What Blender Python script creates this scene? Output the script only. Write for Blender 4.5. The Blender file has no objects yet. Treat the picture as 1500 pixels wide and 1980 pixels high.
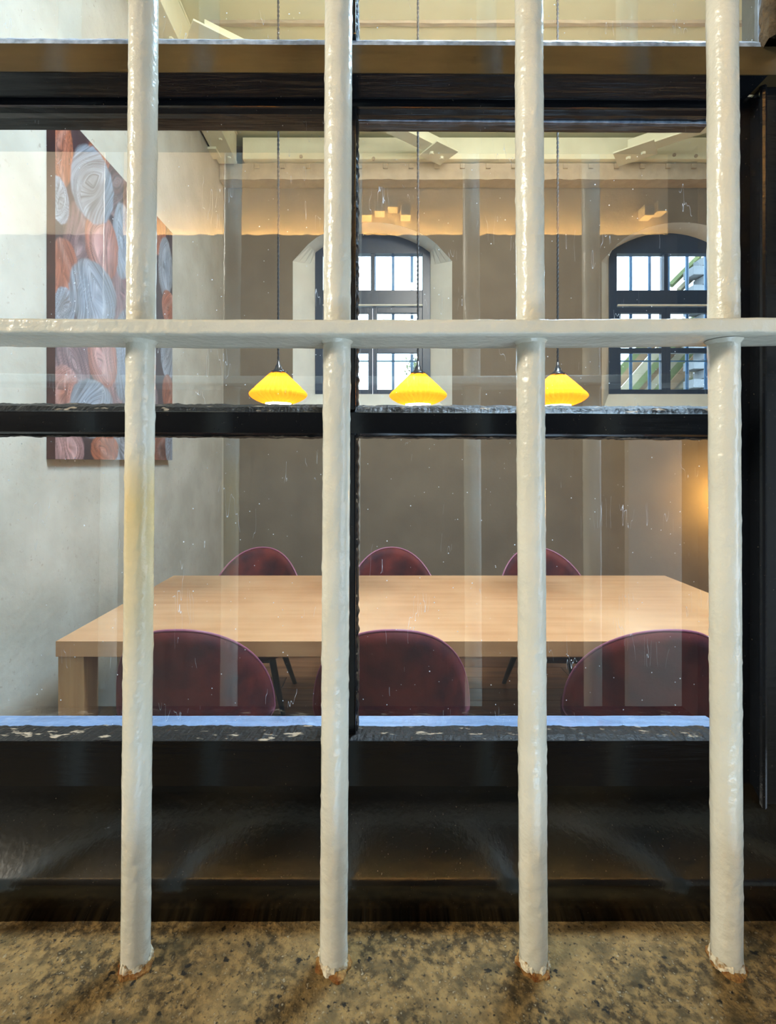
import bpy, bmesh, math, random
import numpy as np
from mathutils import Vector, noise, Matrix

# ------------------------------------------------------------------ camera, world, lights, exposure
S = bpy.context.scene
COL = S.collection
F = 950.0; PX0 = 730.0; PY0 = 893.0; EYE = 1.44
cd = bpy.data.cameras.new('camera'); cam = bpy.data.objects.new('camera', cd); COL.objects.link(cam)
cam.location = (0, 0, EYE); cam.rotation_euler = (math.radians(90), 0, 0)
cd.sensor_fit = 'VERTICAL'; cd.sensor_height = 36; cd.lens = F/1980*36
cd.shift_x = (750-PX0)/1980; cd.shift_y = (PY0-990)/1980
cd.clip_start = 0.01
S.camera = cam
S.view_settings.view_transform = 'Standard'; S.view_settings.look = 'None'
S.view_settings.gamma = 1; S.view_settings.use_curve_mapping = False
S.view_settings.exposure = 1.0

w = bpy.data.worlds.new('sky'); S.world = w; w.use_nodes = True
bg = w.node_tree.nodes['Background']; bg.inputs[0].default_value = (.62, .82, 1, 1); bg.inputs[1].default_value = 5.5

def area(name, loc, target, size, power, color, sy=None, portal=False, spread=180):
    l = bpy.data.lights.new(name, 'AREA'); l.energy = power; l.color = color
    l.shape = 'RECTANGLE'; l.size = size; l.size_y = sy or size; l.spread = math.radians(spread)
    o = bpy.data.objects.new(name, l); COL.objects.link(o); o.location = loc
    o.rotation_euler = (Vector(target)-Vector(loc)).to_track_quat('-Z', 'Y').to_euler()
    if portal: l.cycles.is_portal = True
    return o
WC = (-0.05, 2.935)                      # centres of the two far windows
for c in WC: area('window_portal', (c*1.0, 5.35, 2.85), (c, 0, 2.85), 1.3, 1, (1, 1, 1), 1.7, portal=True)
# fill lights added out of view above the near end of the table
area('room_fill', (0.9, 1.5, 4.3), (0.6, 2.4, 0.7), 1.0, 64, (1, .95, .87))
area('bar_back_fill', (1.2, 1.75, 4.0), (0.0, .38, 1.25), .9, 115, (.42, .70, 1))  # added cool fill for the room-facing sides of the bars
area('ceiling_fill', (0.8, 1.6, 3.6), (0.8, 3.3, 4.5), .8, 20, (1, .95, .78))  # added fill that brightens the ceiling
# corridor lamps: warm lamp on the ceiling, daylight from the corridor's end at the right
area('corridor_ceiling_lamp', (-2.5, -0.9, 2.85), (0.0, 0.45, 1.3), 0.5, 44, (1, .94, .80))
area('corridor_low_daylight', (0.5, -.50, .36), (0.5, 0.4, .9), 1.0, 5.5, (.58, .80, 1), .30)
area('corridor_end_daylight', (2.3, -0.75, 1.3), (0.2, 0.4, 1.25), .9, 17, (.68, .84, 1), 1.8)

# ------------------------------------------------------------------ helpers
def W(px, py, d): return Vector(((px-PX0)/F*d, d, EYE+(PY0-py)/F*d))
def link(name, me, m=None, parent=None):
    o = bpy.data.objects.new(name, me); COL.objects.link(o)
    if m: me.materials.append(m)
    if parent: o.parent = parent
    return o
def bm_obj(name, bm, m, parent=None, smooth=False):
    bmesh.ops.recalc_face_normals(bm, faces=bm.faces)
    me = bpy.data.meshes.new(name); bm.to_mesh(me); bm.free()
    if smooth:
        for p in me.polygons: p.use_smooth = True
    return link(name, me, m, parent)
def empty(name, label, cat, loc=(0, 0, 0), group=None):
    o = bpy.data.objects.new(name, None); COL.objects.link(o); o.location = loc
    o.empty_display_size = .05
    o['label'] = label; o['category'] = cat
    if group: o['group'] = group
    return o
def tag(o, label, cat, group=None):
    o['label'] = label; o['category'] = cat
    if group: o['group'] = group
    return o
def struct(o, label=None, cat=None):
    o['kind'] = 'structure'
    if label: o['label'] = label
    if cat: o['category'] = cat
    return o
def box(bm, x0, x1, y0, y1, z0, z1, bev=0):
    r = bmesh.ops.create_cube(bm, size=1)
    vs = r['verts']
    for v in vs:
        v.co = Vector(((x0+x1)/2+v.co.x*(x1-x0), (y0+y1)/2+v.co.y*(y1-y0), (z0+z1)/2+v.co.z*(z1-z0)))
    if bev:
        es = list({e for v in vs for e in v.link_edges})
        bmesh.ops.bevel(bm, geom=es, offset=bev, segments=2, affect='EDGES', profile=.7)
    return vs
def box_obj(name, x0, x1, y0, y1, z0, z1, m, parent=None, bev=0):
    bm = bmesh.new(); box(bm, x0, x1, y0, y1, z0, z1, bev); return bm_obj(name, bm, m, parent)
def grid_faces(bm, rows, closed=False):
    for a, b in zip(rows[:-1], rows[1:]):
        n = len(a)
        for i in range(n if closed else n-1):
            j = (i+1) % n
            bm.faces.new((a[i], a[j], b[j], b[i]))
def tube(bm, pts, r, n=12, cap=True):
    """tube along pts; r is a number or a list"""
    rows = []
    for i, p in enumerate(pts):
        p = Vector(p)
        t = (Vector(pts[min(i+1, len(pts)-1)])-Vector(pts[max(i-1, 0)])).normalized()
        u = t.cross(Vector((0, 1, 0)));
        if u.length < .1: u = t.cross(Vector((1, 0, 0)))
        u.normalize(); v = t.cross(u)
        rr = r[i] if isinstance(r, (list, tuple)) else r
        rows.append([bm.verts.new(p+rr*(math.cos(a)*u+math.sin(a)*v)) for a in [2*math.pi*k/n for k in range(n)]])
    grid_faces(bm, rows, True)
    if cap: bm.faces.new(rows[0]); bm.faces.new(rows[-1])
def lathe(bm, prof, cx=0, cy=0, cz=0, n=32, caps=False):
    rows = [[bm.verts.new((cx+r*math.cos(2*math.pi*k/n), cy+r*math.sin(2*math.pi*k/n), cz+z)) for k in range(n)] for r, z in prof]
    grid_faces(bm, rows, True)
    if caps: bm.faces.new(rows[0]); bm.faces.new(rows[-1])
def profile_x(name, prof, x0, x1, m, parent=None, nx=1, rough=0, seed=0, shear=0):
    """closed profile of (depth, z) pairs extruded along x; rough = noise amplitude; shear = drop in z per m of x"""
    bm = bmesh.new(); rows = []
    for i in range(nx+1):
        x = x0+(x1-x0)*i/nx; row = []
        for k, (d, z) in enumerate(prof):
            p = Vector((x, d, z-shear*x))
            if rough:
                q = noise.noise_vector(Vector((x*60+seed, k*3.1, 0)))*.6+noise.noise_vector(Vector((x*240+seed, k*5.3, 4)))*.4
                p += Vector((0, q.y, q.z))*rough
            row.append(bm.verts.new(p))
        rows.append(row)
    grid_faces(bm, rows, True); bm.faces.new(rows[0]); bm.faces.new(rows[-1])
    return bm_obj(name, bm, m, parent)

# ------------------------------------------------------------------ materials
def mat(name, base, rough=.5, spec=.5, metal=0, c2=None, scale=10, stretch=(1, 1, 1), lo=.35, hi=.65, bump=0, bscale=60,
        bstretch=None, detail=6, sheen=0, coat=0, specks=None, bdist=.01):
    m = bpy.data.materials.new(name); m.use_nodes = True
    nt = m.node_tree; N = nt.nodes; L = nt.links; b = N['Principled BSDF']
    b.inputs['Base Color'].default_value = (*base, 1); b.inputs['Roughness'].default_value = rough
    b.inputs['Specular IOR Level'].default_value = spec; b.inputs['Metallic'].default_value = metal
    if coat: b.inputs['Coat Weight'].default_value = coat; b.inputs['Coat Roughness'].default_value = .08
    if sheen:
        b.inputs['Sheen Weight'].default_value = sheen; b.inputs['Sheen Roughness'].default_value = .35
        b.inputs['Sheen Tint'].default_value = (.8, .3, .4, 1)
    tc = N.new('ShaderNodeTexCoord')
    def nz(scale, st, det):
        mp = N.new('ShaderNodeMapping'); mp.inputs['Scale'].default_value = st
        L.new(tc.outputs['Object'], mp.inputs[0])
        n = N.new('ShaderNodeTexNoise'); n.inputs['Scale'].default_value = scale; n.inputs['Detail'].default_value = det
        L.new(mp.outputs[0], n.inputs['Vector']); return n
    col = None
    if c2:
        n = nz(scale, stretch, detail)
        r = N.new('ShaderNodeValToRGB'); r.color_ramp.elements[0].position = lo; r.color_ramp.elements[1].position = hi
        r.color_ramp.elements[0].color = (*base, 1); r.color_ramp.elements[1].color = (*c2, 1)
        L.new(n.outputs['Fac'], r.inputs[0]); col = r.outputs[0]; L.new(col, b.inputs['Base Color'])
    for sp in (specks or []):            # (colour, scale, threshold lo, hi)
        n = nz(sp[1], (1, 1, 1), 3)
        r = N.new('ShaderNodeValToRGB'); r.color_ramp.elements[0].position = sp[2]; r.color_ramp.elements[1].position = sp[3]
        L.new(n.outputs['Fac'], r.inputs[0])
        mx = N.new('ShaderNodeMix'); mx.data_type = 'RGBA'
        L.new(r.outputs[0], mx.inputs[0])
        if col: L.new(col, mx.inputs[6])
        else: mx.inputs[6].default_value = (*base, 1)
        mx.inputs[7].default_value = (*sp[0], 1); col = mx.outputs[2]; L.new(col, b.inputs['Base Color'])
    if bump:
        n = nz(bscale, bstretch or (1, 1, 1), 5)
        bp = N.new('ShaderNodeBump'); bp.inputs['Strength'].default_value = bump; bp.inputs['Distance'].default_value = bdist
        L.new(n.outputs['Fac'], bp.inputs['Height']); L.new(bp.outputs[0], b.inputs['Normal'])
    return m
def emit(name, c, s):
    m = bpy.data.materials.new(name); m.use_nodes = True; N = m.node_tree.nodes; b = N['Principled BSDF']
    b.inputs['Base Color'].default_value = (*c, 1); b.inputs['Emission Color'].default_value = (*c, 1); b.inputs['Emission Strength'].default_value = s
    return m
def glass_mat(name, refl, dirt, film):
    m = bpy.data.materials.new(name); m.use_nodes = True; nt = m.node_tree; N = nt.nodes; L = nt.links
    N.remove(N['Principled BSDF']); out = N['Material Output']
    tr = N.new('ShaderNodeBsdfTransparent'); tr.inputs[0].default_value = (.97, .985, .98, 1)
    gl = N.new('ShaderNodeBsdfGlossy'); gl.inputs['Roughness'].default_value = .012; gl.inputs[0].default_value = (.90, .96, 1, 1)
    fr = N.new('ShaderNodeFresnel'); fr.inputs[0].default_value = 1.5
    ad = N.new('ShaderNodeMath'); ad.operation = 'ADD'; ad.inputs[1].default_value = refl; L.new(fr.outputs[0], ad.inputs[0])
    mx = N.new('ShaderNodeMixShader'); L.new(ad.outputs[0], mx.inputs[0]); L.new(tr.outputs[0], mx.inputs[1]); L.new(gl.outputs[0], mx.inputs[2])
    last = mx.outputs[0]
    if dirt:
        tc = N.new('ShaderNodeTexCoord')
        df = N.new('ShaderNodeBsdfDiffuse'); df.inputs[0].default_value = (.8, .85, .9, 1)
        tl = N.new('ShaderNodeBsdfTranslucent'); tl.inputs[0].default_value = (.85, .92, 1, 1)
        dm = N.new('ShaderNodeMixShader'); dm.inputs[0].default_value = .6; L.new(df.outputs[0], dm.inputs[1]); L.new(tl.outputs[0], dm.inputs[2])
        # round specks
        vo = N.new('ShaderNodeTexVoronoi'); vo.inputs['Scale'].default_value = 210; L.new(tc.outputs['Object'], vo.inputs['Vector'])
        sub = N.new('ShaderNodeSeparateColor'); L.new(vo.outputs['Color'], sub.inputs[0])
        pw = N.new('ShaderNodeMath'); pw.operation = 'POWER'; pw.inputs[1].default_value = 5; L.new(sub.outputs[0], pw.inputs[0])
        ml = N.new('ShaderNodeMath'); ml.operation = 'MULTIPLY'; ml.inputs[1].default_value = .14; L.new(pw.outputs[0], ml.inputs[0])
        lt = N.new('ShaderNodeMath'); lt.operation = 'LESS_THAN'; L.new(vo.outputs['Distance'], lt.inputs[0]); L.new(ml.outputs[0], lt.inputs[1])
        # scratches: thin contour of a stretched noise, broken up
        mp = N.new('ShaderNodeMapping'); mp.inputs['Scale'].default_value = (30, 1, 4); mp.inputs['Rotation'].default_value = (0, .6, 0); L.new(tc.outputs['Object'], mp.inputs[0])
        n1 = N.new('ShaderNodeTexNoise'); n1.inputs['Scale'].default_value = 3; L.new(mp.outputs[0], n1.inputs['Vector'])
        s1 = N.new('ShaderNodeMath'); s1.operation = 'SUBTRACT'; s1.inputs[1].default_value = .5; L.new(n1.outputs['Fac'], s1.inputs[0])
        ab = N.new('ShaderNodeMath'); ab.operation = 'ABSOLUTE'; L.new(s1.outputs[0], ab.inputs[0])
        l2 = N.new('ShaderNodeMath'); l2.operation = 'LESS_THAN'; l2.inputs[1].default_value = .0016; L.new(ab.outputs[0], l2.inputs[0])
        n2 = N.new('ShaderNodeTexNoise'); n2.inputs['Scale'].default_value = 22; L.new(tc.outputs['Object'], n2.inputs['Vector'])
        g2 = N.new('ShaderNodeMath'); g2.operation = 'GREATER_THAN'; g2.inputs[1].default_value = .60; L.new(n2.outputs['Fac'], g2.inputs[0])
        m2 = N.new('ShaderNodeMath'); m2.operation = 'MULTIPLY'; L.new(l2.outputs[0], m2.inputs[0]); L.new(g2.outputs[0], m2.inputs[1])
        m3 = N.new('ShaderNodeMath'); m3.operation = 'MULTIPLY'; m3.inputs[1].default_value = .5; L.new(m2.outputs[0], m3.inputs[0])
        # dusty film
        n3 = N.new('ShaderNodeTexNoise'); n3.inputs['Scale'].default_value = 9; n3.inputs['Detail'].default_value = 8; L.new(tc.outputs['Object'], n3.inputs['Vector'])
        m4 = N.new('ShaderNodeMath'); m4.operation = 'MULTIPLY'; m4.inputs[1].default_value = film; L.new(n3.outputs['Fac'], m4.inputs[0])
        m5 = N.new('ShaderNodeMath'); m5.operation = 'MULTIPLY'; m5.inputs[1].default_value = dirt; L.new(lt.outputs[0], m5.inputs[0])
        a1 = N.new('ShaderNodeMath'); a1.operation = 'ADD'; L.new(m5.outputs[0], a1.inputs[0]); L.new(m3.outputs[0], a1.inputs[1])
        a2 = N.new('ShaderNodeMath'); a2.operation = 'ADD'; a2.use_clamp = True; L.new(a1.outputs[0], a2.inputs[0]); L.new(m4.outputs[0], a2.inputs[1])
        fm = N.new('ShaderNodeMixShader'); L.new(a2.outputs[0], fm.inputs[0]); L.new(last, fm.inputs[1]); L.new(dm.outputs[0], fm.inputs[2]); last = fm.outputs[0]
    L.new(last, out.inputs['Surface']); return m

M = {}
M['bar'] = mat('cream_gloss_paint', (.70, .68, .58), .24, .5, c2=(.62, .60, .50), scale=14, bump=.5, bscale=130, bdist=.0028)
M['bar_stain'] = mat('cream_gloss_paint_stained', (.70, .68, .58), .24, .5, c2=(.62, .60, .50), scale=14, bump=.5, bscale=130, bdist=.0028)
def add_stain(m):
    nt = m.node_tree; N = nt.nodes; L = nt.links; b = N['Principled BSDF']; src = b.inputs['Base Color'].links[0].from_socket
    g = N.new('ShaderNodeNewGeometry'); sp = N.new('ShaderNodeSeparateXYZ'); L.new(g.outputs['Position'], sp.inputs[0])
    mr = N.new('ShaderNodeValToRGB'); e = mr.color_ramp.elements
    e[0].position = .0; e[0].color = (0, 0, 0, 1); e[1].position = 1.0; e[1].color = (0, 0, 0, 1)
    for p, v in ((.25, .22), (.55, .55), (.80, .8), (.9, .5)):
        k = e.new(p); k.color = (v, v, v, 1)
    mp = N.new('ShaderNodeMapRange'); mp.inputs[1].default_value = 1.22; mp.inputs[2].default_value = 1.455; L.new(sp.outputs[2], mp.inputs[0]); L.new(mp.outputs[0], mr.inputs[0])
    mx = N.new('ShaderNodeMix'); mx.data_type = 'RGBA'; L.new(mr.outputs[0], mx.inputs[0]); L.new(src, mx.inputs[6]); mx.inputs[7].default_value = (.66, .50, .20, 1)
    L.new(mx.outputs[2], b.inputs['Base Color'])
add_stain(M['bar_stain'])
M['rust'] = mat('rust', (.16, .055, .012), .85, .2, c2=(.34, .19, .06), scale=160, bump=.6, bscale=300)
M['flake'] = mat('flaked_cream_paint', (.72, .66, .5), .5, .4, c2=(.35, .2, .07), scale=220, lo=.5, hi=.66, bump=.5, bscale=250)
M['stone'] = mat('sill_stone', (.205, .128, .046), .85, .2, c2=(.046, .030, .012), scale=190, detail=12, lo=.40, hi=.60, bump=.9, bscale=330, bdist=.002,
                 specks=[((.25, .16, .062), 16, .45, .80), ((.022, .016, .009), 330, .58, .72), ((.30, .24, .15), 380, .62, .76), ((.07, .05, .022), 55, .5, .75), ((.015, .012, .008), 120, .66, .71)])
M['black'] = mat('black_gloss_paint', (.006, .007, .009), .2, .4, bump=.4, bscale=40, bstretch=(.35, 4, 4), bdist=.0012, specks=[((.10, .08, .06), 420, .70, .76)])
M['black_sill'] = mat('black_dusty_paint', (.005, .0045, .004), .2, .6, bump=.35, bscale=160, bdist=.0006, specks=[((.12, .10, .07), 700, .70, .76), ((.012, .009, .004), 9, .45, .8)])
M['brown'] = mat('dark_brown_gloss_paint', (.075, .05, .022), .16, .55, c2=(.05, .034, .016), scale=8, stretch=(1, 3, 6), bump=.05, bscale=30, bstretch=(.3, 3, 3))
M['putty'] = mat('peeling_putty', (.008, .0075, .007), .5, .2, c2=(.30, .24, .17), scale=150, stretch=(.35, 1, 1), lo=.61, hi=.66, bump=.9, bscale=220, bdist=.0015)
M['putty_white'] = mat('dusty_sealant_daylight_blue', (.50, .64, .84), .5, .5, c2=(.20, .28, .42), scale=120, bump=.7, bscale=200, bdist=.0015)  # dusty pale sealant, blue of the daylight painted into its colour
M['ledge'] = mat('ledge_with_window_sheen', (.13, .19, .30), .3, .35, c2=(.09, .14, .23), scale=50, stretch=(.3, 2, 2), bump=.2, bscale=60)  # blue-grey base carries the window reflection of a glossy dark ledge
M['glass'] = glass_mat('window_glass_dusty', .13, .75, .022)
M['glass_far'] = glass_mat('far_window_glass', .0, 0, 0)
M['plaster_l'] = mat('lime_plaster_pale', (.47, .45, .385), .6, .35, c2=(.38, .36, .30), scale=3.5, detail=9, bump=.35, bscale=26, specks=[((.36, .33, .27), 46, .655, .72)])
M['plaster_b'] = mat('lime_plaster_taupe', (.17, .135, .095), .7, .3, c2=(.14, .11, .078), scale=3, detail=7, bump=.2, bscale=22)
M['reveal'] = mat('window_reveal_plaster', (.66, .66, .60), .6, .3, c2=(.58, .58, .53), scale=4, bump=.2, bscale=20)
M['cream'] = mat('cream_ceiling_paint', (.78, .76, .54), .55, .4, c2=(.72, .70, .49), scale=3, bump=.08, bscale=20)
M['cream_g'] = mat('cream_steel_paint', (.82, .80, .60), .32, .5, c2=(.75, .73, .54), scale=6, bump=.12, bscale=30)
M['plate'] = mat('rough_wall_plate', (.46, .38, .28), .7, .3, c2=(.40, .33, .24), scale=12, bump=.5, bscale=18)
M['floorbase'] = mat('subfloor', (.04, .025, .015), .8)
M['wood_d'] = [mat('dark_oak_board_%s' % 'abc'[i], c, .35, .5, c2=c2, scale=9, stretch=(.22, 2.4, 1), lo=.3, hi=.7, bump=.08, bscale=40, bstretch=(.1, 3, 1))
               for i, (c, c2) in enumerate([((.20, .085, .035), (.085, .034, .014)), ((.26, .12, .05), (.11, .045, .02)), ((.15, .065, .03), (.065, .028, .014))])]
M['table'] = mat('beech_table_wood', (.53, .285, .135), .24, .5, c2=(.43, .22, .10), scale=5, stretch=(.32, 4.0, 4), lo=.3, hi=.7, detail=9, bump=.03, bscale=60, bstretch=(.1, 3, 3), specks=[((.60, .36, .185), 2.2, .4, .75)])
M['table_side'] = mat('beech_table_edge', (.50, .27, .12), .35, .5, c2=(.40, .205, .085), scale=6, stretch=(.3, 3, 6), lo=.3, hi=.7)
M['table_leg'] = mat('beech_leg_wood', (.52, .30, .13), .4, .5, c2=(.42, .22, .09), scale=9, stretch=(5, 5, .4), lo=.3, hi=.7)
M['velvet'] = mat('burgundy_velvet', (.115, .015, .012), .7, .2, c2=(.028, .004, .009), scale=8, detail=10, lo=.36, hi=.66, bump=.1, bscale=90, sheen=.09)
M['piping'] = mat('mauve_piping', (.24, .07, .12), .45, .5, sheen=.3)
M['leg'] = mat('black_powder_coat', (.012, .014, .02), .35, .5)
M['ironbar'] = mat('blue_grey_iron', (.03, .11, .22), .5, .4)
M['frame_far'] = mat('far_window_dark_glare_blue', (.010, .026, .060), .35, .5, bump=.1, bscale=30)  # glare on the glass put into the dark frame colour as a blue tint
M['cord'] = mat('black_braided_cord', (.012, .012, .014), .6, .3)
M['socket'] = mat('black_lampholder', (.012, .013, .016), .22, .6)
M['canvas_side'] = mat('canvas_edge_plum', (.085, .022, .022), .6, .3, c2=(.03, .01, .012), scale=5, stretch=(1, 1, 1.2))
M['corridor'] = mat('corridor_plaster', (.60, .50, .38), .7, .2, c2=(.54, .44, .33), scale=3, bump=.15, bscale=12)
M['corridor_low'] = mat('corridor_stone_dado', (.13, .105, .08), .75, .2, c2=(.12, .10, .08), scale=5, bump=.3, bscale=14)
M['corridor_dark'] = mat('corridor_dark_ceiling', (.07, .065, .05), .8)
M['corridor_floor'] = mat('corridor_flagstones', (.16, .14, .11), .6)
M['door'] = mat('pale_door_paint', (.62, .60, .54), .4)
M['jambstone'] = mat('jamb_stone_brown', (.16, .11, .06), .7, .3, c2=(.05, .035, .02), scale=40, bump=.9, bscale=90)

# paper shade: light from the bulb passes through it
m = bpy.data.materials.new('yellow_pleated_paper'); m.use_nodes = True; N = m.node_tree.nodes; L = m.node_tree.links
N.remove(N['Principled BSDF'])
a = N.new('ShaderNodeBsdfDiffuse'); a.inputs[0].default_value = (.85, .42, .02, 1)
b = N.new('ShaderNodeBsdfTranslucent'); b.inputs[0].default_value = (1, .43, .025, 1)
x = N.new('ShaderNodeMixShader'); x.inputs[0].default_value = .6; L.new(a.outputs[0], x.inputs[1]); L.new(b.outputs[0], x.inputs[2])
L.new(x.outputs[0], N['Material Output'].inputs['Surface']); M['shade'] = m
M['bulb'] = emit('lit_bulb_glass', (1, .80, .50), 1.2)
M['diffuser'] = emit('lit_diffuser', (1, .92, .72), 6.0)
M['led'] = emit('warm_led_strip', (1, .64, .21), 250)
M['wall_lamp'] = emit('amber_lamp_glass', (1, .52, .10), 3)

# ------------------------------------------------------------------ room shell
XL, XR, DF, DB, ZC = -1.49, 3.8, .56, 4.75, 4.49
struct(box_obj('wall_left', XL-.15, XL, DF, DB+.1, 0, ZC+.1, M['plaster_l']))
struct(box_obj('wall_right', XR, XR+.15, DF, DB+.1, 0, ZC+.1, M['plaster_b']))
def outer_outline(c):
    pts = [(c-.77, 1.905), (c-.77, 3.38), (c-.62, 3.545)]
    for i in range(1, 16):
        t = -1+2*i/16; pts.append((c+.62*t, 3.56+.195*(1-abs(t)**2.1)))
    return pts+[(c+.62, 3.545), (c+.77, 3.38), (c+.77, 1.905)]
def inner_outline(c):
    pts = [(c-.585, 2.13), (c-.585, 3.44), (c-.58, 3.57)]
    for i in range(1, 16):
        t = -1+2*i/16; pts.append((c+.58*t, 3.575+.19*(1-abs(t)**2.1)))
    return pts+[(c+.58, 3.57), (c+.585, 3.44), (c+.585, 2.13)]
bm = bmesh.new(); edges = []
def loop(pts):
    vs = [bm.verts.new((p[0], DB, p[1])) for p in pts]
    for i in range(len(vs)): edges.append(bm.edges.new((vs[i], vs[(i+1) % len(vs)])))
loop([(XL-.15, 0), (XR+.15, 0), (XR+.15, ZC+.1), (XL-.15, ZC+.1)])
for c in WC: loop(outer_outline(c))
bmesh.ops.triangle_fill(bm, edges=edges, use_beauty=True)
struct(bm_obj('wall_back', bm, M['plaster_b']))
struct(box_obj('ceiling', XL-.15, XR+.15, DF-.05, DB+.15, ZC, ZC+.15, M['cream']))
ceil_seam = profile_x('ceiling_seam', [(3.39, ZC-.001), (3.40, ZC-.014), (3.425, ZC-.016), (3.44, ZC-.001)], -1.2, 3.8, M['plate'], None, 60, .006, 2)  # panel joint, its shadow line painted in with the darker plate colour
struct(ceil_seam); ceil_seam.name = 'trim_2'
# floor of boards, each one a piece
floor = struct(box_obj('floor', XL-.15, XR+.15, DF-.05, DB+.1, -.12, -.012, M['floorbase']))
random.seed(5)
bw = .16; plank_me = {}
for r in range(int((DB-1.2)/bw)+1):
    y = 1.2+r*bw; x = XL-random.uniform(0, 1.2)
    while x < XR:
        ln = 1.6; x0 = max(x, XL+.003); x1 = min(x+ln, XR-.003)
        if x1-x0 > .05 and y+bw < DB+.02:
            key = (round(x1-x0, 2), random.randrange(3))
            if key not in plank_me:
                b2 = bmesh.new(); box(b2, 0, key[0]-.004, 0, bw-.004, 0, .014, .0015); me = bpy.data.meshes.new('floor_board'); b2.to_mesh(me); b2.free(); me.materials.append(M['wood_d'][key[1]]); plank_me[key] = me
            o = bpy.data.objects.new('floor_board', plank_me[key]); COL.objects.link(o); o.location = (x0, y, -.012); o.parent = floor
        x += ln
# the wall that holds the barred window, pieces round the opening
X0, X1, Z0, Z1 = -.80, .415, 1.055, 2.12
bm = bmesh.new()
box(bm, -2.6, X0, .445, .56, 0, ZC+.1); box(bm, X1, XR+.15, .445, .56, 0, ZC+.1)
box(bm, X0, X1, .52, .56, 0, 1.13); box(bm, X0, X1, .445, .56, Z1, ZC+.1)
struct(bm_obj('wall_front', bm, M['plaster_l']))

# ceiling steelwork
def steel_beam(name, label, x0, x1, d0, d1, z0, z1, along):
    t = empty(name, label, 'beam', ((x0+x1)/2, d0, z0)); ox, oy, oz = t.location
    def pt(nm, *a):
        o = box_obj(nm, a[0]-ox, a[1]-ox, a[2]-oy, a[3]-oy, a[4]-oz, a[5]-oz, M['cream_g'], t, .004); return o
    if along == 'd':
        pt('bottom_flange', x0, x1, d0, d1, z0, z0+.02); pt('top_flange', x0, x1, d0, d1, z1-.02, z1)
        pt('web', x1-.03, x1-.006, d0, d1, z0+.02, z1-.02); pt('web', x0+.03, x0+.05, d0, d1, z0+.02, z1-.02)
    else:
        pt('bottom_flange', x0, x1, d0, d1, z0, z0+.02); pt('top_flange', x0, x1, d0, d1, z1-.02, z1)
        pt('web', x0, x1, d0+.02, d0+.04, z0+.02, z1-.02)
    return t, (ox, oy, oz)
lb, lo = steel_beam('ceiling_beam', 'cream painted steel beam along ceiling above the painting', -1.47, -1.30, DF+.02, 4.55, 4.20, 4.485, 'd')
# bolts under the flange
for i in range(14):
    bm = bmesh.new(); lathe(bm, [(.016, -.012), (.018, 0), (.0, 0)][:2], -1.345-lo[0], 1.2+i*.25-lo[1], -.001, 6, True); bm_obj('bolt', bm, M['cream_g'], lb)
for i in range(5):
    bm = bmesh.new(); box(bm, -.11, -.03, 2.3+i*.5-lo[1], 2.45+i*.5-lo[1], -.02, .0, .003); bm_obj('splice_plate', bm, M['cream_g'], lb)
tag(box_obj('ceiling_beam', -1.25, XR, 4.55, 4.73, 4.245, 4.445, M['cream_g'], None, .006), 'cream beam spanning the top of the far wall', 'beam')
# wall plate with nubs
wp = profile_x('trim_1', [(4.60, 4.085), (4.60, 4.235), (4.745, 4.235), (4.745, 4.085)], -1.48, XR-.005, M['plate'], None, 80, .01, 7); struct(wp)
for i in range(20):
    bm = bmesh.new(); vs = box(bm, 0, .045, -.02, .0, 0, .045, .006)
    o = bm_obj('bracket', bm, M['plate'], wp); o.location = (-1.15+i*.24, 4.60, 4.18)
# dark bolt heads on the spanning beam
beamx = bpy.data.objects['ceiling_beam.001']
for px, py in ((582, 303), (722, 307), (1303, 300), (1345, 302)):
    p = W(px, py, 4.548); bm = bmesh.new(); tube(bm, [(p.x, 4.54, p.z), (p.x, 4.553, p.z)], .016, 8); bm_obj('bolt', bm, M['plate'], beamx)
def brace(label, A, B, gA=None):
    A = Vector(A); B = Vector(B); u = (B-A).normalized(); n = Vector((0, 0, 1)).cross(u)
    t = empty('ceiling_brace', label, 'brace', A)
    def bar(nm, a0, a1, n0, n1, z0, z1):
        bm = bmesh.new(); vs = box(bm, a0, a1, n0, n1, z0, z1, .003)
        for v in bm.verts: v.co = u*v.co.x+n*v.co.y+Vector((0, 0, v.co.z))
        return bm_obj(nm, bm, M['cream_g'], t)
    ln = (B-A).length
    bar('flange', 0, ln, -.06, .06, 0, .014); bar('web', 0, ln, -.008, .008, .014, .13)
    for s in (0, 1):
        bar('gusset_plate', (-.10, ln-.22)[s], (.22, ln+.03)[s], -.12, .12, -.014, -.001)
        for k in (-1, 1):
            bm = bmesh.new(); p = u*((.06, ln-.1)[s]+k*.06)+n*.02; lathe(bm, [(.02, -.034), (.022, -.014)], p.x, p.y, 0, 6, True); bm_obj('bolt', bm, M['cream_g'], t)
    return t
brace('cream diagonal ceiling brace bolted beside the beam above the painting', (-1.13, 3.20, 4.19), (.62, 4.42, 4.19))
brace('cream diagonal ceiling brace running off to the right', (2.24, 4.40, 4.19), (3.72, 3.32, 4.19))

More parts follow.
